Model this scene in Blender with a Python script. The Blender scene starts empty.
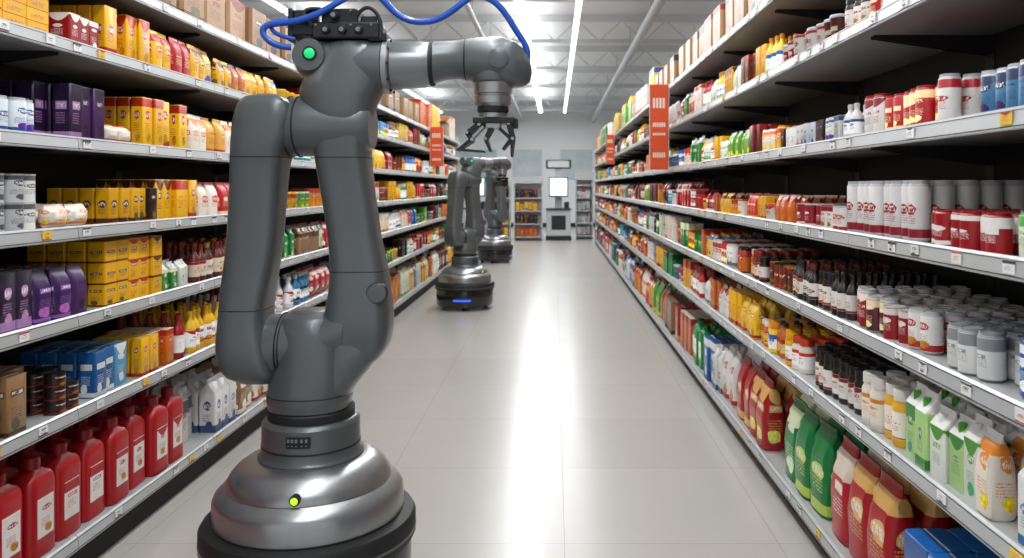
import bpy, bmesh, math, random
import numpy as np
from mathutils import Vector, Matrix
random.seed(11); np.random.seed(7)
scene = bpy.context.scene
COL = scene.collection

# ------------------------------------------------------------------ colour / materials
def lin(h):
    h = h.lstrip('#'); out = []
    for i in (0, 2, 4):
        c = int(h[i:i+2], 16)/255
        out.append(c/12.92 if c <= .04045 else ((c+.055)/1.055)**2.4)
    return tuple(out)

def mat(name, col, rough=.5, metal=0., spec=.5, emis=None, estr=0., noise=0., nscale=20., bump=0., coat=0.):
    m = bpy.data.materials.new(name); m.use_nodes = True
    nt = m.node_tree; b = nt.nodes['Principled BSDF']
    c = lin(col) if isinstance(col, str) else col
    b.inputs['Base Color'].default_value = (*c, 1)
    b.inputs['Roughness'].default_value = rough
    b.inputs['Metallic'].default_value = metal
    b.inputs['Specular IOR Level'].default_value = spec
    b.inputs['Coat Weight'].default_value = coat
    if emis:
        b.inputs['Emission Color'].default_value = (*lin(emis), 1)
        b.inputs['Emission Strength'].default_value = estr
    if noise or bump:
        tc = nt.nodes.new('ShaderNodeTexCoord')
        n = nt.nodes.new('ShaderNodeTexNoise'); n.inputs['Scale'].default_value = nscale
        n.inputs['Detail'].default_value = 4
        nt.links.new(tc.outputs['Object'], n.inputs['Vector'])
        if noise:
            mr = nt.nodes.new('ShaderNodeMapRange')
            mr.inputs['To Min'].default_value = 1-noise; mr.inputs['To Max'].default_value = 1+noise
            nt.links.new(n.outputs['Fac'], mr.inputs['Value'])
            mx = nt.nodes.new('ShaderNodeVectorMath'); mx.operation = 'SCALE'
            mx.inputs[0].default_value = c
            nt.links.new(mr.outputs[0], mx.inputs['Scale'])
            nt.links.new(mx.outputs[0], b.inputs['Base Color'])
        if bump:
            bp = nt.nodes.new('ShaderNodeBump'); bp.inputs['Strength'].default_value = bump
            bp.inputs['Distance'].default_value = .002
            nt.links.new(n.outputs['Fac'], bp.inputs['Height'])
            nt.links.new(bp.outputs[0], b.inputs['Normal'])
    return m

def packaging():
    m = bpy.data.materials.new('printed_packaging'); m.use_nodes = True
    nt = m.node_tree; N = nt.nodes; L = nt.links; b = N['Principled BSDF']
    def math_(op, a, c=None, d=None):
        n = N.new('ShaderNodeMath'); n.operation = op
        for i, x in enumerate((a, c, d)):
            if x is None: continue
            if isinstance(x, (int, float)): n.inputs[i].default_value = x
            else: L.new(x, n.inputs[i])
        return n.outputs[0]
    def mix(f, a, c):
        n = N.new('ShaderNodeMix'); n.data_type = 'RGBA'
        L.new(f, n.inputs['Factor'])
        for x, s in ((a, n.inputs['A']), (c, n.inputs['B'])):
            if isinstance(x, tuple): s.default_value = x
            else: L.new(x, s)
        return n.outputs['Result']
    mul = lambda *a: a[0] if len(a) == 1 else math_('MULTIPLY', a[0], mul(*a[1:]))
    gt = lambda a, c: math_('GREATER_THAN', a, c)
    lt = lambda a, c: math_('LESS_THAN', a, c)
    A = N.new('ShaderNodeAttribute'); A.attribute_name = 'Col'
    B = N.new('ShaderNodeAttribute'); B.attribute_name = 'Acc'
    uv = N.new('ShaderNodeUVMap'); uv.uv_map = 'UVMap'
    sx = N.new('ShaderNodeSeparateXYZ'); L.new(uv.outputs[0], sx.inputs[0])
    U = math_('FRACT', sx.outputs[0]); V = sx.outputs[1]; S = B.outputs['Alpha']
    inside = mul(gt(V, .012), lt(V, .988))
    h = lambda k: math_('FRACT', math_('MULTIPLY', S, k))
    h1, h2, h3, h4, h5 = h(7.3), h(13.7), h(29.1), h(41.9), h(3.7)
    def noise(su, sv, det=1.):
        c = N.new('ShaderNodeCombineXYZ')
        L.new(math_('MULTIPLY', U, su), c.inputs[0]); L.new(math_('MULTIPLY', V, sv), c.inputs[1])
        L.new(math_('MULTIPLY', S, 97.), c.inputs[2])
        n = N.new('ShaderNodeTexNoise'); n.inputs['Scale'].default_value = 1; n.inputs['Detail'].default_value = det
        L.new(c.outputs[0], n.inputs['Vector']); return n.outputs['Fac']
    wob = math_('MULTIPLY', math_('SUBTRACT', noise(5, 6, 2.), .5), 1.4)
    topb = mul(lt(h1, .3), gt(V, math_('ADD', .68, math_('MULTIPLY', h2, .2))))
    diag = mul(gt(h1, .3), lt(h1, .5), gt(math_('ADD', V, math_('MULTIPLY', math_('SINE', math_('MULTIPLY', U, 3.1)), .22)), .95))
    foot = mul(gt(h1, .6), lt(V, math_('ADD', .05, math_('MULTIPLY', h3, .15))))
    block = math_('MAXIMUM', topb, math_('MAXIMUM', diag, foot))
    cy = math_('ADD', math_('MULTIPLY', h4, .22), .52)
    du = math_('DIVIDE', math_('SUBTRACT', U, .5), math_('ADD', .2, math_('MULTIPLY', h5, .17)))
    dv = math_('DIVIDE', math_('SUBTRACT', V, cy), math_('ADD', .05, math_('MULTIPLY', h3, .08)))
    rr = math_('ADD', math_('ADD', math_('MULTIPLY', du, du), math_('MULTIPLY', dv, dv)), wob)
    logo = mul(lt(rr, .85), gt(h2, .4))
    box = mul(lt(math_('ABSOLUTE', du), 1.), lt(math_('ABSOLUTE', dv), .8), lt(h2, .22))
    word = mul(gt(noise(26, 14, 2.), .5), lt(math_('ABSOLUTE', dv), .45), lt(math_('ABSOLUTE', du), .8))
    lines = gt(math_('FRACT', math_('MULTIPLY', V, 23.)), .5)
    txt = mul(gt(noise(48, 44), .5), lines, lt(math_('ABSOLUTE', math_('SUBTRACT', V, .38)), .1), lt(math_('ABSOLUTE', math_('SUBTRACT', U, .45)), .28))
    pdu = math_('DIVIDE', math_('SUBTRACT', U, math_('ADD', .35, math_('MULTIPLY', h2, .3))), .25)
    pdv = math_('DIVIDE', math_('SUBTRACT', V, .2), .12)
    pic = mul(lt(math_('ADD', math_('ADD', math_('MULTIPLY', pdu, pdu), math_('MULTIPLY', pdv, pdv)), wob), .8), gt(h4, .5))
    hs = N.new('ShaderNodeHueSaturation'); L.new(math_('ADD', .42, math_('MULTIPLY', noise(8, 12, 3.), .3)), hs.inputs['Hue'])
    L.new(math_('ADD', .4, math_('MULTIPLY', noise(14, 12, 3.), 1.6)), hs.inputs['Value'])
    L.new(B.outputs['Color'], hs.inputs['Color'])
    c = mix(mul(block, inside), A.outputs['Color'], B.outputs['Color'])
    inv = mix(block, B.outputs['Color'], A.outputs['Color'])
    c = mix(mul(txt, inside), c, inv)
    c = mix(mul(pic, inside), c, hs.outputs[0])
    anyl = math_('MAXIMUM', logo, box)
    c = mix(mul(anyl, inside), c, B.outputs['Color'])
    c = mix(mul(word, inside), c, mix(anyl, inv, (.75, .73, .68, 1)))
    L.new(c, b.inputs['Base Color'])
    b.inputs['Roughness'].default_value = .34
    b.inputs['Specular IOR Level'].default_value = .5
    return m
PKG = packaging()

# ------------------------------------------------------------------ mesh helpers
def obj(name, verts, faces, material, parent=None, smooth=None, loc=None):
    me = bpy.data.meshes.new(name)
    me.from_pydata([tuple(v) for v in verts], [], faces)
    bm = bmesh.new(); bm.from_mesh(me); bmesh.ops.recalc_face_normals(bm, faces=bm.faces); bm.to_mesh(me); bm.free()
    if smooth:
        me.polygons.foreach_set('use_smooth', [True]*len(me.polygons)); me.set_sharp_from_angle(angle=math.radians(smooth))
    me.materials.append(material)
    o = bpy.data.objects.new(name, me); COL.objects.link(o)
    if parent: o.parent = parent
    if loc: o.location = loc
    return o

def empty(name, loc=(0, 0, 0), rot=0.):
    e = bpy.data.objects.new(name, None); e.empty_display_size = .1
    e.location = loc; e.rotation_euler = (0, 0, rot); COL.objects.link(e); return e

class Geo:
    """collects simple solids into one mesh"""
    def __init__(s): s.v = []; s.f = []
    def box(s, x0, x1, y0, y1, z0, z1, ch=0.):
        k = len(s.v)
        if ch <= 0:
            s.v += [(x, y, z) for z in (z0, z1) for (x, y) in ((x0, y0), (x1, y0), (x1, y1), (x0, y1))]
            s.f += [tuple(k+i for i in f) for f in ((3, 2, 1, 0), (4, 5, 6, 7), (0, 1, 5, 4), (1, 2, 6, 5), (2, 3, 7, 6), (3, 0, 4, 7))]
        else:
            def ring(z, i):
                a, b, c, d = x0+i, x1-i, y0+i, y1-i; q = ch
                return [(a+q, c, z), (b-q, c, z), (b, c+q, z), (b, d-q, z), (b-q, d, z), (a+q, d, z), (a, d-q, z), (a, c+q, z)]
            rings = [ring(z0, ch*.7), ring(z0+ch, 0), ring(z1-ch, 0), ring(z1, ch*.7)]
            for r in rings: s.v += r
            for j in range(3):
                for i in range(8):
                    s.f.append((k+j*8+i, k+j*8+(i+1) % 8, k+(j+1)*8+(i+1) % 8, k+(j+1)*8+i))
            s.f.append(tuple(k+i for i in range(7, -1, -1))); s.f.append(tuple(k+24+i for i in range(8)))
        return s
    def prism(s, pts, axis, a, b):
        k = len(s.v); n = len(pts)
        for t in (a, b):
            for (p, q) in pts:
                s.v.append({'x': (t, p, q), 'y': (p, t, q), 'z': (p, q, t)}[axis])
        s.f.append(tuple(range(k, k+n))); s.f.append(tuple(range(k+2*n-1, k+n-1, -1)))
        for i in range(n): s.f.append((k+i, k+(i+1) % n, k+n+(i+1) % n, k+n+i))
        return s
    def loft(s, rows, axis='z', e=2., n=32):
        """rows: (t, c1, c2, r1, r2)"""
        k = len(s.v)
        for (t, c1, c2, r1, r2) in rows:
            for i in range(n):
                a = 2*math.pi*(i+.5)/n; c, d = math.cos(a), math.sin(a)
                p = c1+r1*math.copysign(abs(c)**(2/e), c); q = c2+r2*math.copysign(abs(d)**(2/e), d)
                s.v.append({'z': (p, q, t), 'x': (t, p, q), 'y': (p, t, q)}[axis])
        m = len(rows)
        for j in range(m-1):
            for i in range(n):
                s.f.append((k+j*n+i, k+j*n+(i+1) % n, k+(j+1)*n+(i+1) % n, k+(j+1)*n+i))
        s.f.append(tuple(k+i for i in range(n))); s.f.append(tuple(k+(m-1)*n+i for i in range(n)))
        return s
    def lathe(s, prof, axis='z', c=(0, 0), n=40):
        return s.loft([(t, c[0], c[1], r, r) for (r, t) in prof], axis, 2., n)
    def tube(s, p0, p1, r, n=10):
        p0, p1 = Vector(p0), Vector(p1); d = (p1-p0).normalized()
        u = d.orthogonal().normalized(); w = d.cross(u); k = len(s.v)
        for p in (p0, p1):
            for i in range(n):
                a = 2*math.pi*i/n; s.v.append(tuple(p+r*(math.cos(a)*u+math.sin(a)*w)))
        for i in range(n): s.f.append((k+i, k+(i+1) % n, k+n+(i+1) % n, k+n+i))
        s.f.append(tuple(k+i for i in range(n))); s.f.append(tuple(k+n+i for i in range(n)))
        return s
    def make(s, name, material, parent=None, smooth=None, loc=None):
        return obj(name, s.v, s.f, material, parent, smooth, loc)

def smoothrows(rows, k=5):
    R = np.array(rows, float); out = []
    for i in range(len(R)-1):
        p0 = R[max(i-1, 0)]; p1 = R[i]; p2 = R[i+1]; p3 = R[min(i+2, len(R)-1)]
        for j in range(k):
            t = j/k
            q = .5*((2*p1)+(-p0+p2)*t+(2*p0-5*p1+4*p2-p3)*t*t+(-p0+3*p1-3*p2+p3)*t**3)
            q[0] = p1[0]+(p2[0]-p1[0])*t
            out.append(q)
    out.append(R[-1]); return [tuple(x) for x in out]

# ------------------------------------------------------------------ product templates
def ringpts(w, d, e, n):
    if e == 0:
        c = .06*min(w, d)+.0008
        x, y = w/2, d/2
        return [(-x+c, -y), (x-c, -y), (x, -y+c), (x, y-c), (x-c, y), (-x+c, y), (-x, y-c), (-x, -y+c)]
    pts = []
    for i in range(n):
        a = -math.pi+2*math.pi*(i+.5)/n; c, s_ = math.cos(a), math.sin(a)
        pts.append((w/2*math.copysign(abs(c)**(2/e), c), d/2*math.copysign(abs(s_)**(2/e), s_)))
    return pts

def tpl(parts, w, d, h, n=12):
    V = []; F = []; SL = []; UV = []; SM = []
    for (secs, e, off) in parts:
        k = len(V); m = 8 if e == 0 else n
        dz = [s[0] for i, s in enumerate(secs) if s[4] or (i and secs[i-1][4])]
        z0, z1 = (min(dz), max(dz)) if dz else (0, 1)
        for (zf, wf, df, sl, de) in secs:
            for (x, y) in ringpts(max(w*wf, .0005), max(d*df, .0005), e, m): V.append((x+off[0]*w, y+off[1]*d, zf*h))
        for j in range(len(secs)-1):
            de = secs[j][4]
            for i in range(m):
                i2 = (i+1) % m
                F.append((k+j*m+i, k+j*m+i2, k+(j+1)*m+i2, k+(j+1)*m+i)); SL.append(secs[j][3]); SM.append(e != 0)
                if not de: UV.append([(-1, -1)]*4); continue
                va = (secs[j][0]-z0)/(z1-z0); vb = (secs[j+1][0]-z0)/(z1-z0)
                if e == 0:
                    if i % 2 == 0: ua, ub = .02, .98
                    else: ua, ub = .985, .99
                else:
                    ua = 2*(i+.5)/m; ub = 2*(i+1.5)/m
                    if e >= 3:
                        q = m//4; ii = (i+q//2+0) % m
                        ua = (ii % q)/q+.001; ub = (ii % q+1)/q-.001
                UV.append([(ua, va), (ub, va), (ub, vb), (ua, vb)])
        F.append(tuple(k+i for i in range(m-1, -1, -1))); SL.append(secs[0][3]); UV.append([(-1, -1)]*m); SM.append(False)
        F.append(tuple(k+(len(secs)-1)*m+i for i in range(m))); SL.append(secs[-1][3]); UV.append([(-1, -1)]*m); SM.append(False)
    V = np.array(V, float)
    return dict(V=V, L=np.array([i for f in F for i in f]), n=np.array([len(f) for f in F]),
                SL=np.array(SL), UV=np.array([p for u in UV for p in u], float), SM=np.array(SM), w=w, d=d, h=h)

def K(kind, w, d, h):
    O = (0, 0)
    if kind == 'box':
        t = tpl([([(0, .99, .98, 0, 0), (.006, 1, 1, 0, 1), (.994, 1, 1, 1, 0), (1, .99, .97, 1, 0)], 0, O),
                 ([(.9965, .96, .05, 2, 0), (1.003, .96, .05, 2, 0)], 0, O)], w, d, h)
    elif kind == 'carton_box':
        t = tpl([([(0, .99, .98, 0, 0), (.006, 1, 1, 0, 1), (.994, 1, 1, 0, 0), (1, .99, .97, 0, 0)], 0, O),
                 ([(.99, .97, .16, 1, 0), (1.004, .97, .16, 1, 0)], 0, O)], w, d, h)
    elif kind == 'can':
        t = tpl([([(0, .8, .8, 1, 0), (.02, .84, .84, 1, 0), (.06, 1, 1, 0, 1), (.9, 1, 1, 1, 0), (.95, .86, .86, 1, 0), (.96, .89, .89, 1, 0), (1, .88, .88, 1, 0), (1, .8, .8, 1, 0), (.975, .78, .78, 1, 0)], 2, O)], w, d, h, 14)
    elif kind == 'tin':
        t = tpl([([(0, 1, 1, 1, 0), (.03, 1, 1, 1, 0), (.035, .96, .96, 0, 1), (.955, .96, .96, 1, 0), (.96, 1, 1, 1, 0), (1, 1, 1, 1, 0), (1, .93, .93, 1, 0), (.97, .91, .91, 1, 0)], 2, O)], w, d, h, 14)
    elif kind == 'jar':
        t = tpl([([(0, .9, .9, 0, 0), (.03, 1, 1, 0, 0), (.14, 1, 1, 2, 1), (.62, 1, 1, 0, 0), (.7, .97, .97, 0, 0), (.78, .8, .8, 0, 0), (.8, .8, .8, 1, 0), (.805, .88, .88, 1, 0), (.98, .88, .88, 1, 0), (1, .84, .84, 1, 0)], 2, O)], w, d, h, 14)
    elif kind == 'cup':
        t = tpl([([(0, .74, .74, 0, 0), (.02, .78, .78, 0, 1), (.88, .96, .96, 1, 0), (.9, 1.0, 1.0, 1, 0), (.97, 1, 1, 1, 0), (1, .94, .94, 1, 0)], 2, O)], w, d, h, 12)
    elif kind == 'bottle':
        t = tpl([([(0, .9, .9, 0, 0), (.02, 1, 1, 0, 0), (.15, 1, 1, 2, 1), (.55, 1, 1, 0, 0), (.62, .96, .96, 0, 0), (.72, .66, .66, 0, 0), (.8, .4, .4, 0, 0), (.88, .36, .36, 1, 0), (.885, .44, .44, 1, 0), (.99, .42, .42, 1, 0), (1, .36, .36, 1, 0)], 2, O)], w, d, h, 12)
    elif kind == 'jug':
        t = tpl([([(0, .93, .9, 0, 0), (.015, 1, 1, 0, 0), (.72, 1, 1, 0, 0), (.78, .95, .94, 0, 0), (.83, .78, .8, 0, 0), (.86, .5, .6, 0, 0), (.88, .38, .5, 0, 0)], 5, O),
                 ([(.2, .66, 1.02, 2, 1), (.6, .66, 1.02, 2, 0)], 0, O),
                 ([(.84, .34, .34*w/d, 0, 0), (.9, .32, .32*w/d, 1, 0), (.902, .38, .38*w/d, 1, 0), (.99, .37, .37*w/d, 1, 0), (1, .32, .32*w/d, 1, 0)], 2, O)], w, d, h, 16)
    elif kind == 'pouch':
        t = tpl([([(0, .93, .8, 0, 0), (.03, .99, 1, 0, 1), (.2, 1, 1.05, 0, 1), (.45, .99, 1.02, 0, 1), (.68, .97, .86, 0, 1), (.82, .95, .56, 0, 1), (.9, .92, .26, 0, 0), (.93, .92, .1, 1, 0), (1, .94, .06, 1, 0)], 3.8, O)], w, d, h, 16)
        r = np.random.RandomState(3); t['V'][:, :2] += r.normal(0, .03, (len(t['V']), 2))*[w*.5, d]*(t['V'][:, 2:3] > .1*h)*(t['V'][:, 2:3] < .9*h)
    elif kind == 'pillow':
        t = tpl([([(0, .94, .06, 1, 0), (.06, .93, .1, 0, 0), (.15, .96, .6, 0, 1), (.4, 1, 1, 0, 1), (.7, 1, .9, 0, 1), (.9, .94, .3, 0, 0), (.93, .95, .06, 1, 0), (1, .96, .05, 1, 0)], 3, O)], w, d, h, 16)
        r = np.random.RandomState(5); t['V'][:, :2] += r.normal(0, .03, (len(t['V']), 2))*[w*.5, d]
    elif kind == 'gable':
        t = tpl([([(0, .99, .99, 0, 0), (.005, 1, 1, 0, 1), (.74, 1, 1, 1, 0), (.92, 1, .1, 1, 0), (1, 1, .07, 1, 0)], 0, O),
                 ([(.79, .3, .3*w/d, 2, 0), (.9, .3, .3*w/d, 2, 0), (.92, .24, .24*w/d, 2, 0)], 2, (0, -.22))], w, d, h, 10)
    t['kind'] = kind
    return t
_tc = {}
def T(kind, w, d, h):
    key = (kind, round(w, 4), round(d, 4), round(h, 4))
    if key not in _tc: _tc[key] = K(*key)
    return _tc[key]

class Batch:
    def __init__(s): s.items = []
    def add(s, t, x, y, z, rot, cols): s.items.append((t, x, y, z, rot, cols))
    def build(s, name, material=None, origin=None):
        if not s.items: return
        V = []; L = []; NN = []; UV = []; C = []; A = []; SM = []; off = 0
        for (t, x, y, z, rot, cols) in s.items:
            c, sn = math.cos(rot), math.sin(rot); v = t['V']
            V.append(np.stack([v[:, 0]*c-v[:, 1]*sn+x, v[:, 0]*sn+v[:, 1]*c+y, v[:, 2]+z], 1))
            L.append(t['L']+off); off += len(v); NN.append(t['n']); UV.append(t['UV']); SM.append(t['SM'])
            pal = np.array([lin(q) for q in cols[:3]])*random.uniform(.88, 1.04)
            C.append(pal[t['SL']]); a = np.empty((len(t['n']), 4)); a[:, :3] = lin(cols[3]); a[:, 3] = cols[4] if len(cols) > 4 else random.random()
            A.append(a)
        V = np.concatenate(V); L = np.concatenate(L); NN = np.concatenate(NN); UV = np.concatenate(UV); C = np.concatenate(C); A = np.concatenate(A); SM = np.concatenate(SM)
        o0 = V.mean(0); o0[2] = V[:, 2].min(); V = V-o0
        me = bpy.data.meshes.new(name)
        me.vertices.add(len(V)); me.vertices.foreach_set('co', V.astype(np.float32).ravel())
        me.loops.add(len(L)); me.loops.foreach_set('vertex_index', L.astype(np.int32))
        me.polygons.add(len(NN)); st = np.concatenate([[0], np.cumsum(NN)[:-1]]).astype(np.int32)
        me.polygons.foreach_set('loop_start', st)
        me.update(calc_edges=True)
        me.polygons.foreach_set('use_smooth', SM)
        uvl = me.uv_layers.new(name='UVMap'); uvl.data.foreach_set('uv', UV.astype(np.float32).ravel())
        a = me.attributes.new('Col', 'FLOAT_COLOR', 'FACE'); a.data.foreach_set('color', np.concatenate([C, np.ones((len(C), 1))], 1).astype(np.float32).ravel())
        a = me.attributes.new('Acc', 'FLOAT_COLOR', 'FACE'); a.data.foreach_set('color', A.astype(np.float32).ravel())
        me.set_sharp_from_angle(angle=math.radians(38))
        me.materials.append(material or PKG)
        o = bpy.data.objects.new(name, me); o.location = o0; COL.objects.link(o); return o

# ------------------------------------------------------------------ layout constants
XL, XR = -1.80, 1.056      # shelf front edges
DEP = .50
ZL = [.177, .66, 1.01, 1.344, 1.68, 2.04, 2.34]
ZR = [.13, .67, 1.0, 1.33, 1.675, 2.07, 2.44]
YL_END, YR_END = 15.0, 21.6
def P(*a): return a
# palettes: body, cap/top, label, accent
RED = [P('a81019', '980e17', 'e4dcd6', 'a81019'), P('9c0e17', 'a81820', 'e8e2dc', '700a10')]
REDC = [P('b01420', 'a41420', 'ffffff', 'f0d8a0'), P('981018', '901018', 'ffffff', 'e8e4e0'), P('c02020', 'b01818', 'ffffff', 'f0b020')]
REDBAG = [P('b01420', 'a01018', 'e8e4e0', 'e0d0c0'), P('a81018', '901015', 'ffffff', 'd8a860'), P('b81822', 'b01018', 'ffffff', '5a0a10')]
GREENBAG = [P('17803a', '126a30', 'ffffff', 'd8e0b8'), P('107a3c', '0c602c', 'ffffff', 'b8cc50'), P('1c8a3e', '126a30', 'ffffff', '0a4420')]
YEL = [P('eab018', 'e0a810', 'ffffff', 'b02810'), P('f0c028', 'e8b820', 'ffffff', 'a82018'), P('e4a810', 'dca008', 'ffffff', '5a2a10'), P('f0c830', 'd88818', 'ffffff', '2a60a0')]
PUR = [P('36194f', '2c1440', 'ffffff', '8a5aa8'), P('241234', '1c0e2a', 'ffffff', 'b080b8'), P('452259', '382048', 'ffffff', '180c24')]
KRAFT = [P('94704a', '806040', 'ffffff', '4a3018'), P('886644', '806040', 'ffffff', 'd8d0c0')]
DARK = [P('201612', '141212', 'e0dcd4', '802018'), P('1a1210', '7a1a18', 'dcd8d0', '402020'), P('281a12', '121010', 'e4e0d8', 'a03020')]
BLUE = [P('1a62a8', '185890', 'ffffff', 'e8e8e8'), P('2878b8', '1c68a0', 'ffffff', 'f0c020'), P('164c90', '144080', 'ffffff', 'e04020')]
WHT = [P('dcdad6', 'd0ceca', 'ffffff', 'a82028'), P('d5d4d0', 'c8c8c8', 'ffffff', '30507a'), P('e0ded8', 'cfcfcf', 'ffffff', '606468')]
WBLUE = [P('d8dde0', 'b8bcc0', 'ffffff', '2070b0'), P('2a84b4', 'b8bcc0', 'ffffff', 'f0f0f0'), P('d0d8dc', 'b0b4b8', 'ffffff', '1c4888')]
WORG = [P('e4dccf', 'd8d0c4', 'ffffff', 'd87018'), P('e8e0d4', 'c84018', 'ffffff', 'd03018'), P('e0a840', 'd89828', 'ffffff', 'b03018')]
ORNG = [P('cc6014', 'd8d0c0', 'e8b850', 'a03010'), P('b86018', '241610', 'e8c870', 'a82018'), P('d88420', 'b02418', 'e8d8a0', '983c10')]
BRN = [P('60261a', '901a16', 'e0d0b8', '981a18'), P('502418', 'a88038', 'e0d8c8', '80181a'), P('70301c', '1a1210', 'e8dcc8', 'a82c18')]
TEAL = [P('2488a0', 'c8ccd0', 'ffffff', 'e8f0f0'), P('307098', 'c0c4c8', 'ffffff', '102850'), P('ccd8d8', '248090', 'ffffff', '18789a')]
MAR = [P('901822', 'c0c0c0', 'ffffff', 'e0d0c8'), P('d8d2ce', 'a01a22', 'ffffff', '82161e'), P('521c24', 'b8b8b8', 'ffffff', 'd8c098'), P('d8d4d0', 'b8b8b8', 'ffffff', 'a82028')]
SILV = [P('b8babc', '989a9c', 'ffffff', '484c52'), P('ccccca', '949698', 'ffffff', '7a7c80'), P('acaeb0', '8e9092', 'ffffff', '802028')]
GRN = [P('288038', 'c8ccc8', 'ffffff', 'e0e0b8'), P('509c34', 'b0b4b0', 'ffffff', 'e0c018'), P('d0d4c0', '287030', 'ffffff', '429028')]
WGRN = [P('dcded4', 'e6e6e2', 'e8e8e8', '44982a'), P('e0ded8', 'e0e0e0', 'f0f0f0', 'c04060'), P('a8d080', 'e6e6e6', '50a82c', '2a842f'), P('e4dccc', 'e8e8e8', 'e89820', 'e08018'), P('e2e2dc', 'e8e8e8', '3080c0', '2a78b0')]
WTALL = [P('dcdad8', 'c0c0c2', 'ffffff', '981a26'), P('d8d6d4', 'c0c0c2', 'ffffff', '82181f')]

def section(name, side, z, y0, y1, kind, w, d, h, pal, rows=2, stack=1, gap=.004, front=.03, batch=None, miss=.04, jit=.06, run=2):
    """kind may be a list of (kind,w,d,h): a different product every `run` facings"""
    mixed = isinstance(kind, list)
    own = batch is None; b = batch or Batch()
    sgn = -1 if side == 'L' else 1
    fx = XL if side == 'L' else XR; rot = math.pi/2 if side == 'L' else -math.pi/2
    y = y0; i = 0; cur = random.choice(pal); seed = random.random()
    kk, ww, dd, hh = random.choice(kind) if mixed else (kind, w, d, h)
    while True:
        if i % run == 0:
            cur = random.choice(pal); seed = random.random()
            if mixed: kk, ww, dd, hh = random.choice(kind)
        if y+ww > y1+1e-4: break
        t = T(kk, ww, dd, hh); yc = y+ww/2
        fj = random.uniform(-.012, .016)
        for r in range(rows):
            x = fx+sgn*(front+fj+dd/2+r*(dd+gap+.003))
            if abs(x-fx)+dd/2 > DEP-.01: break
            if r == 0 and random.random() < miss: continue
            ns = stack-(1 if stack > 1 and random.random() < .2 else 0)
            for s_ in range(ns):
                b.add(t, x, yc, z+.0008+s_*(hh*1.004), rot+random.uniform(-jit, jit)*(.35 if kk in ('box', 'carton_box', 'gable', 'jug') else 1), (*cur, (seed+.0007*s_) % 1))
        y += ww+gap; i += 1
    if own: b.build(name)

# ---- left shelves (close to the camera)
S = section; M = None
z = ZL[0]
S('juice_bottles', 'L', z, 1.3, 4.05, 'jug', .15, .105, .35, RED, 4, gap=.016, miss=0)
S('milk_cartons', 'L', z, 4.08, 4.55, 'gable', .09, .09, .29, WHT, 4)
S('flour_bags', 'L', z, 4.58, 5.3, 'pouch', .14, .10, .27, KRAFT+WHT[:1], 3)
z = ZL[1]
S('cracker_boxes', 'L', z, 1.3, 2.9, 'box', .10, .06, .20, KRAFT, 4)
S('fish_tins', 'L', z, 2.92, 3.14, 'tin', .075, .075, .05, DARK+SILV[:1], 4, stack=3)
S('tea_boxes', 'L', z, 3.16, 3.5, 'box', .085, .07, .18, [BLUE[1], BLUE[0], P('58a8d0', '4898c0', 'ffffff', 'e8e8e8')], 4)
S('pasta_boxes', 'L', z, 3.51, 3.85, 'box', .07, .05, .17, [YEL[0], BLUE[0], ORNG[0]], 4)
S('sauce_bottles', 'L', z, 3.87, 4.5, 'bottle', .062, .062, .21, GRN[:2]+YEL[:2]+REDC+DARK[:1], 5)
S('ketchup_bottles', 'L', z, 4.52, 5.3, 'bottle', .07, .07, .22, REDC+WHT[:1], 4)
z = ZL[2]
S('coffee_pouches', 'L', z, 1.3, 3.22, [('pouch', .095, .07, .22), ('box', .08, .06, .2), ('pouch', .1, .07, .19)], M, M, M, PUR, 4)
S('biscuit_boxes', 'L', z, 3.24, 3.72, 'box', .09, .075, .088, YEL, 4, stack=3)
S('soup_cartons', 'L', z, 3.74, 4.05, 'gable', .06, .06, .13, GRN+WGRN, 4)
S('vinegar_bottles', 'L', z, 4.07, 5.3, 'bottle', .06, .06, .19, DARK+BRN+YEL[:1], 5)
z = ZL[3]
S('condensed_milk_tins', 'L', z, 1.3, 2.86, 'tin', .078, .078, .10, WHT+SILV, 4, stack=2)
S('candy_bags', 'L', z, 2.9, 3.26, 'pillow', .12, .07, .09, WORG[:2]+MAR[:2], 3)
S('cocoa_boxes', 'L', z, 3.28, 3.66, 'box', .072, .06, .15, YEL+DARK[:1], 4)
S('pudding_boxes', 'L', z, 3.67, 4.12, 'box', .08, .05, .19, YEL, 5)
S('snack_bags', 'L', z, 4.14, 5.3, 'pouch', .10, .07, .18, WORG+REDC[:1], 4)
z = ZL[4]
S('soda_cans', 'L', z, 1.3, 2.9, 'can', .066, .066, .125, WBLUE, 5)
S('chocolate_boxes', 'L', z, 2.92, 3.24, 'box', .075, .07, .21, PUR, 4)
S('wafer_packs', 'L', z, 3.25, 3.53, 'pillow', .11, .08, .08, MAR+WORG, 4, stack=1)
S('cereal_boxes', 'L', z, 3.54, 3.98, 'box', .082, .055, .22, YEL, 5)
S('crisp_bags', 'L', z, 4.0, 5.3, 'pouch', .105, .08, .19, WORG, 4)
z = ZL[5]
S('praline_boxes', 'L', z, 1.3, 2.98, 'box', .13, .10, .045, [REDC[0], YEL[0], KRAFT[0], P('6a1c16', '5a1a14', 'ffffff', 'f0c040')], 2, stack=4)
S('cookie_boxes', 'L', z, 3.0, 3.22, 'box', .07, .09, .12, REDC, 3)
S('cornflake_boxes', 'L', z, 3.24, 3.6, 'box', .085, .055, .20, YEL, 5)
S('nut_pouches', 'L', z, 3.62, 4.3, 'pouch', .09, .06, .18, YEL+REDC[:1], 4)
S('noodle_pouches', 'L', z, 4.32, 5.3, 'pouch', .10, .06, .16, ORNG+YEL, 4)
z = ZL[6]
CARD = [P('a07c54', 'b8986c', 'ffffff', '5a3a20'), P('98744e', 'b09060', 'ffffff', '30302c'), P('a88460', 'c0a070', 'ffffff', '8a3020')]
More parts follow.
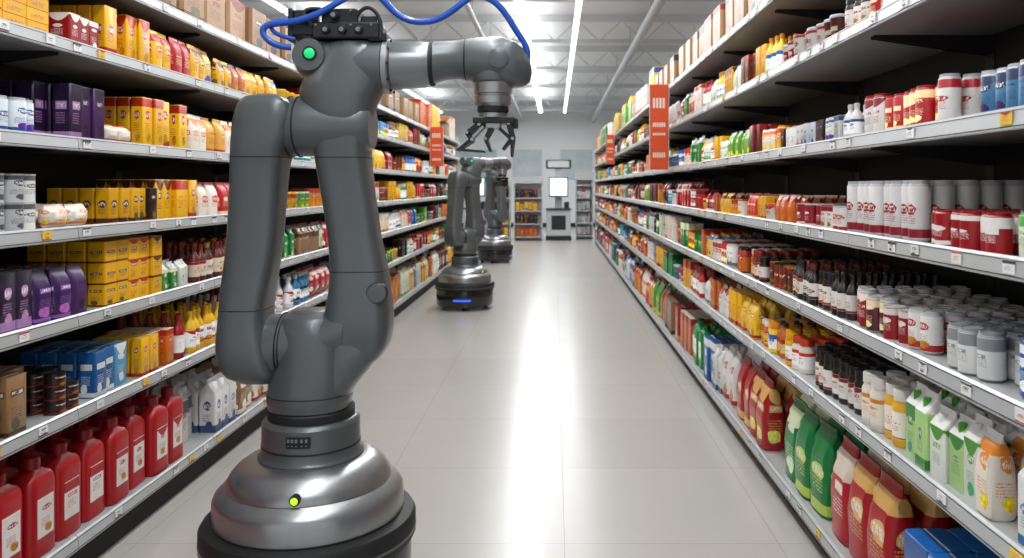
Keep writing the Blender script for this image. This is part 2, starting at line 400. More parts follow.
S('cardboard_boxes', 'L', z, 1.3, 6.95, 'carton_box', .26, .36, .24, CARD, 1, gap=.03)

# ---- right shelves (close to the camera)
z = ZR[0]
S('detergent_boxes', 'R', z, 1.0, 2.6, 'box', .16, .13, .31, [P('14509a', '2068b4', 'ffffff', 'd8d8e0'), P('124684', '1c5ca4', 'ffffff', 'f0c020')], 3)
S('dog_food_bags', 'R', z, 2.62, 3.24, 'pouch', .19, .12, .38, REDBAG, 3)
S('rice_bags', 'R', z, 3.26, 4.1, 'pouch', .19, .12, .37, GREENBAG, 3)
S('lentil_bags', 'R', z, 4.12, 4.9, 'pouch', .17, .12, .36, REDBAG, 3)
S('laundry_powder_packs', 'R', z, 4.92, 5.9, [('pouch', .16, .12, .33), ('box', .15, .11, .3), ('gable', .1, .1, .3)], M, M, M, GREENBAG+WHT+BLUE, 3)
z = ZR[1]
S('oat_milk_pouches', 'R', z, 1.0, 1.86, [('pouch', .10, .08, .22), ('gable', .085, .085, .22)], M, M, M, WGRN+KRAFT[:1], 4)
S('smoothie_cartons', 'R', z, 1.88, 2.5, [('gable', .078, .078, .225), ('pouch', .085, .075, .215), ('gable', .085, .07, .2)], M, M, M, WGRN, 4, run=1)
S('custard_jars', 'R', z, 2.52, 2.86, 'jar', .075, .075, .18, [P('e0a828', 'd8d4cc', 'ece4d4', 'b06018'), P('ded8cc', 'd8d4cc', 'e8e0d0', 'd08018')], 5)
S('jam_jars', 'R', z, 2.88, 3.5, 'jar', .066, .066, .16, DARK, 6)
S('honey_jars', 'R', z, 3.52, 4.3, [('jar', .074, .074, .15), ('bottle', .06, .06, .17), ('jar', .065, .065, .13)], M, M, M, ORNG+YEL+WORG, 5)
S('dried_fruit_pouches', 'R', z, 4.32, 5.9, [('pouch', .11, .08, .19), ('box', .09, .06, .2), ('tin', .08, .08, .12), ('pouch', .09, .07, .16)], M, M, M, YEL+WHT+BRN[:1]+ORNG, 4, run=3)
z = ZR[2]
S('energy_drink_cans', 'R', z, 1.0, 1.93, 'can', .066, .066, .145, BLUE+TEAL, 6)
S('tonic_cans', 'R', z, 1.95, 2.34, 'can', .068, .068, .125, SILV, 6, run=9)
S('tomato_cans', 'R', z, 2.36, 2.95, [('can', .066, .066, .125), ('can', .06, .06, .14), ('tin', .07, .07, .11)], M, M, M, MAR, 6)
S('olive_jars', 'R', z, 2.97, 3.7, [('jar', .062, .062, .155), ('bottle', .055, .055, .17)], M, M, M, DARK, 6, run=3)
S('paste_jars', 'R', z, 3.72, 4.6, [('jar', .068, .068, .15), ('tin', .07, .07, .12), ('jar', .06, .06, .13)], M, M, M, BRN+DARK[:1]+ORNG[:1]+REDC[:1], 5)
S('peach_jars', 'R', z, 4.62, 5.9, [('jar', .075, .075, .16), ('box', .08, .06, .19), ('can', .07, .07, .14), ('pouch', .1, .07, .17)], M, M, M, ORNG+YEL+REDC+WHT, 5, run=3)
z = ZR[3]
S('lime_soda_cans', 'R', z, 1.0, 1.93, 'can', .064, .064, .115, GRN, 4)
S('cola_cans', 'R', z, 1.95, 2.4, 'can', .064, .064, .105, [MAR[0], REDC[1], MAR[3], DARK[0]], 4)
S('sparkling_water_cans', 'R', z, 2.42, 2.98, 'can', .066, .066, .19, WTALL, 5, run=20)
S('bean_tins', 'R', z, 3.0, 3.66, 'tin', .062, .062, .095, MAR, 5)
S('yogurt_cups', 'R', z, 3.68, 5.9, [('cup', .062, .062, .085), ('box', .06, .05, .12), ('tin', .065, .065, .09), ('pouch', .08, .05, .13)], M, M, M, YEL+ORNG+WORG+REDC+DARK[:1], 5, run=3)
z = ZR[4]
S('iced_tea_cans', 'R', z, 1.0, 2.12, 'can', .064, .064, .12, TEAL, 5)
S('cherry_soda_cans', 'R', z, 2.14, 2.86, [('can', .064, .064, .125), ('can', .06, .06, .14)], M, M, M, MAR+REDC[:1], 5)
S('medicine_boxes', 'R', z, 2.88, 3.8, [('box', .062, .045, .10), ('can', .05, .05, .1), ('bottle', .05, .05, .13)], M, M, M, WBLUE+WHT+DARK[:1]+MAR[:1], 5)
S('dressing_bottles', 'R', z, 3.82, 5.9, [('bottle', .06, .06, .17), ('box', .07, .05, .16), ('pouch', .09, .06, .16), ('can', .065, .065, .12)], M, M, M, GRN+YEL+WGRN+BRN[:1]+REDC[:1], 5, run=3)
z = ZR[5]
S('cherry_juice_cans', 'R', z, 1.0, 2.5, [('can', .066, .066, .12), ('bottle', .06, .06, .17), ('can', .06, .06, .14)], M, M, M, MAR+DARK[:1]+REDC[:1], 4, run=3)
S('spice_tins', 'R', z, 2.52, 3.1, [('tin', .066, .066, .11), ('jar', .06, .06, .13)], M, M, M, DARK+MAR+REDC[:1], 4)
S('instant_soup_cups', 'R', z, 3.12, 3.9, [('cup', .08, .08, .11), ('box', .06, .06, .15)], M, M, M, WHT[:1]+REDC+MAR, 4)
S('stock_boxes', 'R', z, 3.92, 5.9, [('box', .08, .055, .17), ('pouch', .09, .06, .17), ('bottle', .06, .06, .19)], M, M, M, YEL+GRN+REDC[:1]+BRN[:1], 5, run=3)
z = ZR[6]
S('cardboard_boxes', 'R', z, 1.0, 7.1, 'carton_box', .26, .34, .26, CARD, 1, gap=.04)

# ---- distant runs: mixed groceries, one object per shelf
KINDS = [('box', .085, .06, .20), ('box', .11, .08, .17), ('pouch', .12, .08, .21), ('can', .07, .07, .13), ('jar', .08, .08, .16), ('bottle', .07, .07, .21),
         ('gable', .08, .08, .21), ('tin', .08, .08, .12), ('pillow', .13, .08, .18), ('cup', .085, .085, .10), ('box', .13, .07, .22)]
SAT = REDC+REDBAG+GREENBAG+YEL+BLUE+GRN+ORNG+WORG+WHT[:2]+TEAL[:2]+KRAFT[:1]+DARK[:2]+BRN
def far(side, levels, y0, y1):
    for li, z in enumerate(levels):
        b = Batch(); y = y0
        while y < y1-.2:
            ln = random.uniform(.25, .7); ye = min(y+ln, y1-.02)
            k, w, d, h = random.choice(KINDS)
            if li == 0: k, w, d, h = random.choice([('pouch', .17, .13, .34), ('box', .16, .12, .30), ('gable', .1, .1, .3), ('jug', .14, .11, .33)])
            s = 1.2 if li != 0 and h < .2 else 1.
            section('', side, z, y, ye, k, w*s, d*s, h*s, random.sample(SAT, 2), 2, batch=b, run=3, miss=.04)
            y = ye+.012
        b.build('assorted_groceries')
far('L', ZL[:-1], 5.35, YL_END-.05); far('R', ZR[:-1], 5.95, YR_END-.05)
for sd, lv, a, c in (('L', ZL, 7.05, YL_END-.05), ('R', ZR, 7.2, YR_END-.05)):
    b = Batch(); y = a
    while y < c-.3:
        ye = min(y+random.uniform(.5, 1.1), c)
        k, w, d, h = random.choice([('box', .24, .25, .30), ('carton_box', .3, .34, .26), ('box', .2, .2, .40), ('box', .3, .2, .36)])
        section('', sd, lv[6], y, ye, k, w, d, h, CARD if k == 'carton_box' else random.choice([BLUE, GRN, YEL, ORNG, YEL, WORG, GREENBAG]), 1, batch=b, run=4, gap=.02)
        y = ye+.03
    b.build('stacked_stock_boxes')

# ------------------------------------------------------------------ shelving
M_SHELF = mat('shelf_painted_steel', 'b2b4b4', .36, .3, noise=.05, nscale=6)
M_RAIL = mat('price_rail', 'b8bbbc', .3, .25, noise=.05, nscale=9)
M_BACK = mat('shelf_back_panel', '121314', .7, 0, noise=.15, nscale=5)
M_DARK = mat('dark_upright_steel', '26282a', .5, .3, noise=.1)
def shelving(side, levels, y0, y1, bay=1.25):
    s = -1 if side == 'L' else 1; fx = XL if side == 'L' else XR
    root = empty('shelving_unit', (fx+s*DEP/2, (y0+y1)/2, 0)); ox, oy, _ = root.location
    B, R, K_, U, G2 = Geo(), Geo(), Geo(), Geo(), Geo()
    tags = Batch(); tt = tpl([([(0, 1, 1, 0, 1), (1, 1, 1, 0, 0)], 0, (0, 0))], .05, .003, .032)
    def X(a): return fx-ox+s*a
    def bx(G, a0, a1, ya, yb, z0, z1, ch=0):
        x0, x1 = sorted((X(a0), X(a1))); G.box(x0, x1, ya-oy, yb-oy, z0, z1, ch)
    nb = max(1, round((y1-y0)/bay)); st = (y1-y0)/nb
    for k in range(nb):
        a = y0+k*st+.002; b = a+st-.004
        for i, z in enumerate(levels):
            bx(B, .022, DEP, a, b, z-.028, z)
            pts = [(X(.024), z-.034), (X(0), z-.040), (X(-.006), z-.044), (X(-.008), z-.040), (X(-.002), z+.004), (X(.004), z+.010), (X(.010), z+.010), (X(.012), z), (X(.024), z)]
            R.prism(pts, 'y', a-oy, b-oy)
            G2.prism([(X(-.0088), z-.0365), (X(-.0092), z-.0345), (X(-.006), z-.0345), (X(-.006), z-.0365)], 'y', a-oy, b-oy)
            G2.prism([(X(-.0035), z+.0005), (X(-.0032), z+.002), (X(-.001), z+.002), (X(-.001), z+.0005)], 'y', a-oy, b-oy)
            if 0 < i:
                for yy in (a+.01, b-.012):
                    U.prism([(X(DEP), z-.029), (X(.08), z-.029), (X(.08), z-.04), (X(DEP), z-.1)], 'y', yy-oy, yy+.004-oy)
        bx(K_, .05, DEP, a, b, 0.001, levels[0]-.03)
    for k in range(nb+1):
        yy = y0+k*st
        bx(U, DEP-.001, DEP+.05, yy-.03, yy+.03, 0, levels[-1]+.12)
    bx(K_, DEP+.003, DEP+.03, y0, y1, .002, levels[-1]+.02)
    B.make('shelf_boards', M_SHELF, root); R.make('price_rails', M_RAIL, root); K_.make('back_and_kick_panels', M_BACK, root); U.make('uprights_and_brackets', M_DARK, root)
    G2.make('rail_grooves', M_DARK, root)
    E = Geo(); bx(E, .03, DEP+.05, y1, y1+.02, 0.001, levels[-1]+.1); E.make('end_panel', M_SHELF, root)
    pal = [P('e4e4e2', 'e4e4e2', 'f0f0ee', '404040')]*8+[P('e8c038', 'e8c038', 'ffffff', 'a02018'), P('e8e8e6', 'ffffff', 'ffffff', 'c02018')]
    for z in levels:
        y = y0+.1
        while y < y1-.1:
            tags.add(tt, fx-s*.0078, y, z-.031, (math.pi/2 if side == 'L' else -math.pi/2), random.choice(pal))
            y += random.choice([.16, .24, .35, .5])
    t = tags.build('price_tags'); t.parent = root; t.location = t.location-root.location
    return root
shelving('L', ZL, 0.6, YL_END); shelving('R', ZR, 0.35, YR_END)

# ------------------------------------------------------------------ room
X0, X1, Y0, Y1, H = -9., 9., -4., 30., 4.6
def floor_mat():
    m = bpy.data.materials.new('polished_tile_floor'); m.use_nodes = True; nt = m.node_tree; b = nt.nodes['Principled BSDF']
    tc = nt.nodes.new('ShaderNodeTexCoord'); mp = nt.nodes.new('ShaderNodeMapping'); mp.inputs['Location'].default_value = (-.04+9, .25+9, 0)
    br = nt.nodes.new('ShaderNodeTexBrick'); br.offset = 0; br.squash = 1
    br.inputs['Scale'].default_value = 1; br.inputs['Brick Width'].default_value = .9; br.inputs['Row Height'].default_value = .9
    br.inputs['Mortar Size'].default_value = .0018; br.inputs['Mortar Smooth'].default_value = .3; br.inputs['Bias'].default_value = 0
    br.inputs['Color1'].default_value = (*lin('aeaba6'), 1); br.inputs['Color2'].default_value = (*lin('aaa7a2'), 1); br.inputs['Mortar'].default_value = (*lin('918f8b'), 1)
    nt.links.new(tc.outputs['Object'], mp.inputs[0]); nt.links.new(mp.outputs[0], br.inputs['Vector'])
    n = nt.nodes.new('ShaderNodeTexNoise'); n.inputs['Scale'].default_value = 3.5; n.inputs['Detail'].default_value = 6
    nt.links.new(tc.outputs['Object'], n.inputs['Vector'])
    mr = nt.nodes.new('ShaderNodeMapRange'); mr.inputs['To Min'].default_value = .97; mr.inputs['To Max'].default_value = 1.03
    nt.links.new(n.outputs['Fac'], mr.inputs['Value'])
    sc = nt.nodes.new('ShaderNodeVectorMath'); sc.operation = 'SCALE'
    nt.links.new(br.outputs['Color'], sc.inputs[0]); nt.links.new(mr.outputs[0], sc.inputs['Scale']); nt.links.new(sc.outputs[0], b.inputs['Base Color'])
    b.inputs['Roughness'].default_value = .25
    b.inputs['Specular IOR Level'].default_value = .5
    return m
Geo().box(X0, X1, Y0, Y1, -.1, 0).make('floor', floor_mat())
M_WALL = mat('painted_wall', 'dcdedf', .7, noise=.03, nscale=2)
M_CEIL = mat('ceiling_panels', 'dcdedf', .8, noise=.03, nscale=1.5)
Geo().box(X0, X1, Y0, Y1, H, H+.1).make('ceiling', M_CEIL)
Geo().box(X0, X1, Y1, Y1+.1, 0, H).make('wall_back', M_WALL)
Geo().box(X0-.1, X0, Y0, Y1, 0, H).make('wall_left', M_WALL)
Geo().box(X1, X1+.1, Y0, Y1, 0, H).make('wall_right', M_WALL)
M_STEEL = mat('truss_white_steel', 'c4c6c8', .5, .1)
g = Geo()
for y in np.arange(1.5, 30, 3.2):
    g.box(X0, X1, y, y+.09, H-.12, H-.001); g.box(X0, X1, y+.01, y+.08, H-.5, H-.44)
    for x in np.arange(X0+.2, X1-.6, .8):
        g.tube((x, y+.045, H-.47), (x+.4, y+.045, H-.1), .012, 6); g.tube((x+.4, y+.045, H-.1), (x+.8, y+.045, H-.47), .012, 6)
g.make('ceiling_trusses', M_STEEL)
g = Geo()
for x in (-2.3, -1.2, 1.4, 2.6): g.tube((x, 0, H-.62), (x, Y1-.01, H-.62), .04 if x != 1.4 else .07, 14)
for x in (-2.3, -1.2, 1.4, 2.6):
    for y in np.arange(2, 30, 3.2): g.tube((x, y, H-.62), (x, y, H-.1), .01, 6)
g.make('ceiling_pipes', mat('galvanised_duct', 'b8bbbd', .4, .3))
M_TUBE = mat('lamp_diffuser', 'ffffff', .5, emis='f4f8ff', estr=3.5)
M_HOUS = mat('lamp_housing', 'd8dadb', .5)
def strip(x, w, power, up=0., y0=-1., y1=28.):
    root = empty('strip_light', (x, (y0+y1)/2, 4.12)); n = int((y1-y0)/3)
    h, t, r = Geo(), Geo(), Geo(); L = (y1-y0)/n
    for i in range(n):
        a = -(y1-y0)/2+i*L+.04; b = a+L-.08
        h.prism([(-w*.6, .0), (w*.6, 0), (w*.4, .06), (-w*.4, .06)], 'y', a, b)
        t.box(-w/2, w/2, a+.02, b-.02, -.025, -.001)
        for yy in (a+.3, b-.3): r.tube((0, yy, .07), (0, yy, H-4.12-.001), .006, 6)
    h.make('housing', M_HOUS, root); t.make('diffuser', M_TUBE, root); r.make('suspension_rods', M_STEEL, root)
    for (nm, zz, pw, rx) in (('lamp', -.03, power, 0), ('added_ceiling_fill', .075, up, math.pi)):  # the upward-facing lamp is added fill to brighten the ceiling
        if pw <= 0: continue
        ld = bpy.data.lights.new('strip_lamp', 'AREA'); ld.shape = 'RECTANGLE'; ld.size = w; ld.size_y = y1-y0-.2; ld.energy = pw; ld.color = (.98, .99, 1)
        lo = bpy.data.objects.new(nm, ld); COL.objects.link(lo); lo.parent = root; lo.location = (0, 0, zz); lo.rotation_euler = (rx, 0, 0)
for x, w_, p, u in ((-.5, .13, 430, 190), (.34, .08, 170, 0), (-4., .11, 190, 150), (4., .11, 190, 150)): strip(x, w_, p, u)  # outer two rows are added over neighbouring aisles to light the ceiling

# ------------------------------------------------------------------ blade signs
M_SIGN = mat('orange_sign_face', 'd84c1c', .5)
M_SIGNW = mat('sign_lettering', 'e8d8c4', .5)
def blade_sign(x0, x1, y, z0, z1):
    root = empty('promo_sign', ((x0+x1)/2, y, z0)); w = (x1-x0)/2; h = z1-z0
    Geo().box(-w, w, -.01, .01, 0, h, .006).make('panel', M_SIGN, root)
    g = Geo()
    for i, (a, b) in enumerate(((.72, .84), (.5, .55), (.4, .43), (.14, .2))):
        n = 4 if i == 0 else 6
        for k in range(n):
            xa = -w*.7+k*(1.4*w/n); g.box(xa, xa+1.4*w/n*.7, -.0125, -.0105, a*h, b*h)
    g.make('lettering', M_SIGNW, root)
    Geo().box(-w-.004, -w, -.014, .014, -.01, h+.01).box(w, w+.004, -.014, .014, -.01, h+.01).make('frame', M_STEEL, root)
blade_sign(.87, 1.04, 7.3, 1.66, 2.44); blade_sign(.9, 1.04, 14.0, 1.9, 2.42)
blade_sign(-1.785, -1.6, 11.4, 1.8, 2.36)

# ------------------------------------------------------------------ checkout zone
M_KIOSK = mat('kiosk_shell', 'b9bcbe', .4); M_BLK = mat('black_plastic', '161718', .4, noise=.1)
M_SCR = mat('lit_screen', 'dfe8f0', .3, emis='dfeaff', estr=.9)
def kiosk(x, y):
    r = empty('self_checkout_kiosk', (x, y, 0))
    Geo().box(-.36, .36, -.25, .3, 0.002, .12).make('plinth', M_BLK, r)
    Geo().box(-.34, .34, -.24, .28, .12, .86, .02).make('cabinet', M_KIOSK, r)
    Geo().box(-.2, .2, -.252, -.242, .3, .7).box(-.36, .36, -.3, .3, .862, .9, .006).make('counter_and_door', M_BLK, r)
    Geo().box(-.1, .1, .08, .2, .9, 2.2, .01).make('column', M_KIOSK, r)
    Geo().prism([(-.14, 1.22), (-.07, 1.78), (.06, 1.78), (.06, 1.22)], 'x', -.27, .27).make('monitor_shell', M_BLK, r)
    Geo().prism([(-.15, 1.26), (-.086, 1.75), (-.08, 1.75), (-.143, 1.26)], 'x', -.24, .24).make('screen', M_SCR, r)
    Geo().box(-.36, .36, .02, .24, 2.02, 2.28, .02).make('header', M_BLK, r)
    Geo().box(-.3, .3, .012, .018, 2.06, 2.24).make('header_sign', M_KIOSK, r)
    Geo().box(.16, .3, -.2, -.05, .9, 1.08, .01).make('card_terminal', M_BLK, r)
kiosk(.1, 22.6); kiosk(-2.3, 23.2); kiosk(-3.6, 23.2)
def rack(x, y, w, h):
    r = empty('display_rack', (x, y, 0)); g = Geo()
    g.box(-w/2, -w/2+.03, -.2, .2, 0.002, h).box(w/2-.03, w/2, -.2, .2, .002, h).box(-w/2, w/2, .17, .2, .002, h).box(-w/2, w/2, -.2, .2, h, h+.2)
    for z in np.arange(.12, h-.1, .36): g.box(-w/2+.03, w/2-.03, -.2, .17, z-.03, z)
    g.make('rack_frame', M_SHELF, r); b = Batch()
    for z in np.arange(.12, h-.3, .36):
        c = random.choice([YEL, WHT, WHT, SILV, ORNG, DARK]); xx = -w/2+.1
        while xx < w/2-.08:
            b.add(T('box', .11, .1, .24), xx, -.08, z+.001, 0, random.choice(c)); xx += .125
    o = b.build('rack_goods'); o.parent = r
rack(-.75, 22.4, .8, 1.6); rack(.84, 22.9, .5, 1.7); rack(-1.55, 22.5, .6, 1.5)
M_POST = mat('poster_print', 'b4bec2', .5, noise=.3, nscale=2.5)
g = Geo().box(-1.6, -.5, Y1-.03, Y1-.001, 1.8, 2.9).box(.2, 1.4, Y1-.03, Y1-.001, 1.8, 2.9).box(-4, -2.2, Y1-.03, Y1-.001, 1.8, 2.9); g.make('wall_posters', M_POST)
Geo().box(X0, X1, Y1-.04, Y1-.001, 0.001, .15).make('baseboard_back', M_BLK)

# ------------------------------------------------------------------ robot
M_ROB = mat('robot_grey_casting', '606567', .36, .45, noise=.05, nscale=14, bump=.1, coat=.12)
M_ROBL = mat('robot_light_grey', '85898b', .32, .6, noise=.04, nscale=14)
M_ALU = mat('brushed_aluminium', 'a4a6a8', .3, .9, noise=.06, nscale=40)
M_SEAM = mat('seam_rubber', '161718', .6)
M_GLOSSB = mat('gloss_black_skirt', '141618', .22, coat=.4)
M_GRIP = mat('gripper_metal', '2a2c2e', .35, .5)
M_GREEN = mat('green_status_led', '10b060', .3, emis='10d078', estr=.7)
M_YLED = mat('yellow_green_status_led', 'a8d020', .3, emis='a8f020', estr=1.2)
M_BLED = mat('blue_light_strip', '2858e0', .3, emis='3868ff', estr=.9)
M_CABLE = mat('blue_cable', '1450b8', .35, coat=.3)
def px(u): return (u-311)/282.
def pz(v): return 1.5-(v-187)/282.
def rV(rows, yc=0.):
    return smoothrows([(pz(v), px((a+b)/2), yc if len(q) == 0 else q[0], (b-a)/564., d) for (v, a, b, d, *q) in rows])
def seam_z(parent, rows, v, name='seam', t=.0035, k=1.012, e=2.8, m=None):
    z = pz(v); R = sorted(rows); Z = [r[0] for r in R]
    c = [float(np.interp(z, Z, [r[i] for r in R])) for i in (1, 2, 3, 4)]
    Geo().loft([(z-t, c[0], c[1], c[2]*k-.001, c[3]*k-.001), (z-t*.6, c[0], c[1], c[2]*k, c[3]*k), (z+t*.6, c[0], c[1], c[2]*k, c[3]*k), (z+t, c[0], c[1], c[2]*k-.001, c[3]*k-.001)], 'z', e, 64).make(name, m or M_SEAM, parent, 40)

def cable(name, pts, r, parent, m):
    cu = bpy.data.curves.new(name, 'CURVE'); cu.dimensions = '3D'; cu.bevel_depth = r; cu.bevel_resolution = 4; cu.resolution_u = 10
    sp = cu.splines.new('NURBS'); sp.points.add(len(pts)-1); sp.order_u = 4; sp.use_endpoint_u = True
    for i, p in enumerate(pts): sp.points[i].co = (*p, 1)
    cu.materials.append(m); o = bpy.data.objects.new(name, cu); COL.objects.link(o); o.parent = parent; return o

def build_robot():
    R = empty('mobile_robot_arm')
    # --- mobile base
    Geo().lathe([(.30, .035), (.335, .05), (.35, .08), (.352, .250), (.348, .26)], n=72).make('lower_skirt', M_GLOSSB, R, 35)
    Geo().lathe([(.33, .255), (.36, .263), (.367, .277), (.367, .335), (.358, .350), (.335, .357), (.30, .36)], n=72).make('bumper_ring', M_SEAM, R, 35)
    Geo().lathe([(.362, .285), (.3685, .289), (.3685, .297), (.362, .301)], n=72).make('base_trim_ring', M_ROB, R, 35)
    Geo().lathe([(.318, .357), (.324, .364), (.324, .430), (.318, .444), (.305, .458), (.287, .470), (.282, .4735)], n=72).make('dome_lower', M_ALU, R, 30)
    Geo().lathe([(.279, .470), (.279, .477)], n=72).make('dome_seam', M_SEAM, R, 35)
    Geo().lathe([(.281, .475), (.280, .486), (.268, .508), (.246, .532), (.218, .550), (.198, .557), (.180, .559)], n=72).make('dome_upper', M_ALU, R, 30)
    g = Geo()
    for a in range(4):
        c, s = math.cos(a*math.pi/2+.785)*.25, math.sin(a*math.pi/2+.785)*.25
        g.lathe([(.03, c-.022), (.042, c-.014), (.042, c+.014), (.03, c+.022)], 'x', (s, .042), 20)
    g.make('wheels', M_SEAM, R, 35)
    g = Geo()
    for a0 in (-155,):
        for k in range(8):
            a = math.radians(a0+k*4.4); b = math.radians(a0+(k+1)*4.4); r = .3535
            kk = len(g.v)
            for (t, rr) in ((a, r), (b, r), (b, r-.01), (a, r-.01)):
                for zz in (.13, .155): g.v.append((rr*math.cos(t), rr*math.sin(t), zz))
            g.f += [(kk, kk+2, kk+3, kk+1), (kk+2, kk+4, kk+5, kk+3), (kk+4, kk+6, kk+7, kk+5), (kk+6, kk, kk+1, kk+7), (kk+1, kk+3, kk+5, kk+7), (kk, kk+6, kk+4, kk+2)]
    g.make('light_strip', M_BLED, R)
    a = math.radians(-83); cx, cy = .279*math.cos(a), .279*math.sin(a)
    Geo().lathe([(.017, cy+.016), (.017, cy-.006), (.013, cy-.008)], 'y', (cx, .498), 20).make('led_bezel', M_SEAM, R, 35)
    Geo().lathe([(.012, cy), (.012, cy-.009), (.007, cy-.012)], 'y', (cx, .498), 20).make('status_led', M_YLED, R, 35)
    # --- pedestal
    cx0 = px(312)
    Geo().lathe([(.180, .556), (.180, .566), (.172, .574), (.169, .59), (.167, .68), (.158, .692), (.150, .695)], c=(cx0, 0), n=56).make('pedestal', M_ROB, R, 35)
    Geo().lathe([(.1685, .600), (.1705, .602), (.1705, .606), (.1685, .608)], c=(cx0, 0), n=56).make('pedestal_seam', M_SEAM, R, 35)
    Geo().lathe([(.148, .69), (.149, .70), (.149, .722), (.144, .727)], c=(cx0, 0), n=56).make('rotation_collar', M_SEAM, R, 35)
    g = Geo(); n = 8
    for k in range(n):
        a = math.radians(-102+28*k/n); b = math.radians(-102+28*(k+1)/n); kk = len(g.v)
        for (t, rr) in ((a, .1708), (b, .1708), (b, .160), (a, .160)):
            for zz in (.628, .666): g.v.append((cx0+rr*math.cos(t), rr*math.sin(t), zz))
        g.f += [(kk, kk+2, kk+3, kk+1), (kk+4, kk+6, kk+7, kk+5), (kk+1, kk+3, kk+5, kk+7), (kk, kk+6, kk+4, kk+2)]
    g.make('name_plate', M_SEAM, R)
    g = Geo()
    for k, aa in enumerate((-99, -94.5, -90, -84, -79)):
        a = math.radians(aa); r = .1712; x, y = cx0+r*math.cos(a), r*math.sin(a)
        g.box(x-.004, x+.004, y-.001, y+.003, .648, .659); g.box(x-.003, x+.003, y-.001, y+.003, .635, .638)
    g.make('name_plate_text', M_ROBL, R)
    # --- turret / shoulder housing
    sh = rV([(404, 272, 350, .14), (395, 270, 352, .145), (382, 272, 353, .143), (366, 274, 354, .136), (345, 275, 352, .128), (328, 278, 346, .116), (316, 284, 339, .096), (309, 294, 330, .06)])
    Geo().loft(sh, 'z', 2.3, 48).make('shoulder_housing', M_ROB, R, 50)
    seam_z(R, sh, 390, 'turret_seam', t=.002, k=1.006, e=2.3)
    cz = pz(345)
    Geo().loft(smoothrows([(px(250), -.01, cz, .09, .09), (px(262), -.01, cz, .108, .108), (px(280), -.01, cz, .112, .112), (px(330), 0, cz+.03, .112, .1), (px(350), 0, pz(328), .10, .10)]), 'x', 2., 40).make('shoulder_axle', M_ROB, R, 50)
    for u, rr in ((286, .118), (289, .116)): Geo().lathe([(rr-.004, px(u)-.002), (rr, px(u)-.001), (rr, px(u)+.001), (rr-.004, px(u)+.002)], 'x', (-.01, cz), 44).make('shoulder_seam', M_SEAM, R, 35)
    # --- left link : box-section casting with rounded ends
    LL = rV([(96, 262, 282, .04), (99, 253, 291, .075), (106, 247, 298, .095), (120, 243, 300, .105), (138, 241, 297, .105), (153, 240, 292, .1), (168, 239, 289, .092), (190, 238, 287, .085), (220, 236, 285, .08), (250, 234, 282, .08), (275, 231, 278, .084), (298, 229, 274, .092), (318, 228, 273, .1), (342, 227, 278, .112), (360, 230, 282, .11), (371, 236, 283, .092), (378, 248, 281, .06), (380, 258, 276, .03)], -.03)
    Geo().loft(LL, 'z', 4., 72).make('left_link', M_ROB, R, 50)
    seam_z(R, LL, 158, 'left_link_upper_seam', t=.002, k=1.006, e=4.); seam_z(R, LL, 306, 'left_link_lower_seam', t=.002, k=1.006, e=4.)
    # --- right link
    RL = rV([(98, 330, 358, .05), (104, 320, 367, .085), (115, 316, 371, .1), (132, 315, 371, .103), (152, 317, 369, .096), (175, 320, 371, .085), (205, 325, 375, .078), (240, 330, 380, .078), (268, 332, 386, .085), (290, 331, 389, .095), (310, 328, 391, .103), (328, 328, 391, .106), (345, 331, 388, .1), (357, 337, 380, .085), (366, 347, 370, .05)], .01)
    Geo().loft(RL, 'z', 3.8, 72).make('right_link', M_ROB, R, 50)
    seam_z(R, RL, 158, 'right_link_upper_seam', t=.002, k=1.006, e=3.8); seam_z(R, RL, 270, 'right_link_lower_seam', t=.002, k=1.006, e=3.8)
    Geo().loft(rV([(398, 318, 350, .09), (385, 318, 356, .105), (370, 318, 368, .105), (350, 318, 383, .1), (330, 318, 387, .085)], .0), 'z', 2.3, 40).make('shoulder_lobe', M_ROB, R, 50)
    for (u, v, r, y, nm) in ((382, 290, .034, -.084, 'knee_cover'),):
        Geo().lathe([(r, y+.03), (r, y), (r*.93, y-.004), (r*.3, y-.005)], 'y', (px(u), pz(v)), 36).make(nm, M_ROB, R, 35)
        Geo().lathe([(r*1.03, y+.03), (r*1.05, y+.001), (r*1.03, y-.001)], 'y', (px(u), pz(v)), 36).make(nm+'_seam', M_SEAM, R, 35)
    # --- elbow
    ez = pz(127)
    Geo().loft([(px(270), -.01, ez, .09, .09), (px(288), -.01, ez, .1, .1), (px(290), -.01, ez, .104, .104), (px(312), -.005, ez, .105, .105), (px(345), 0, ez, .102, .102), (px(366), .005, ez, .098, .094), (px(373), .005, ez, .08, .076)], 'x', 2., 44).make('elbow_axle', M_ROB, R, 40)
    for u in (301.5, 293): Geo().lathe([(.104, px(u)-.003), (.108, px(u)-.002), (.108, px(u)+.002), (.104, px(u)+.003)], 'x', (-.007, ez), 44).make('elbow_seam', M_SEAM, R, 35)
    up = rV([(136, 318, 368, .08), (118, 310, 373, .1), (102, 303, 378, .104), (90, 302, 384, .102), (78, 307, 387, .098), (64, 314, 388, .092), (52, 322, 386, .082), (44, 330, 380, .06), (41, 340, 370, .035)])
    Geo().loft(up, 'z', 2.5, 44).make('elbow_bridge', M_ROB, R, 50)
    hz = pz(67)
    Geo().loft([(px(299), -.0, pz(58), .05, .050), (px(303), 0, pz(59), .062, .064), (px(316), 0, pz(62), .078, .078), (px(345), 0, hz, .09, .088), (px(380), 0, hz, .094, .092), (px(385), 0, hz, .094, .092)], 'x', 2., 44).make('head_cylinder', M_ROB, R, 45)
    Geo().lathe([(.058, 0), (.058, -.082), (.054, -.090), (.02, -.092)], 'y', (px(316), pz(59)), 36).make('status_pod', M_ROB, R, 35)
    Geo().lathe([(.025, -.088), (.025, -.096), (.02, -.097)], 'y', (px(318), pz(58)), 28).make('status_bezel', M_SEAM, R, 35)
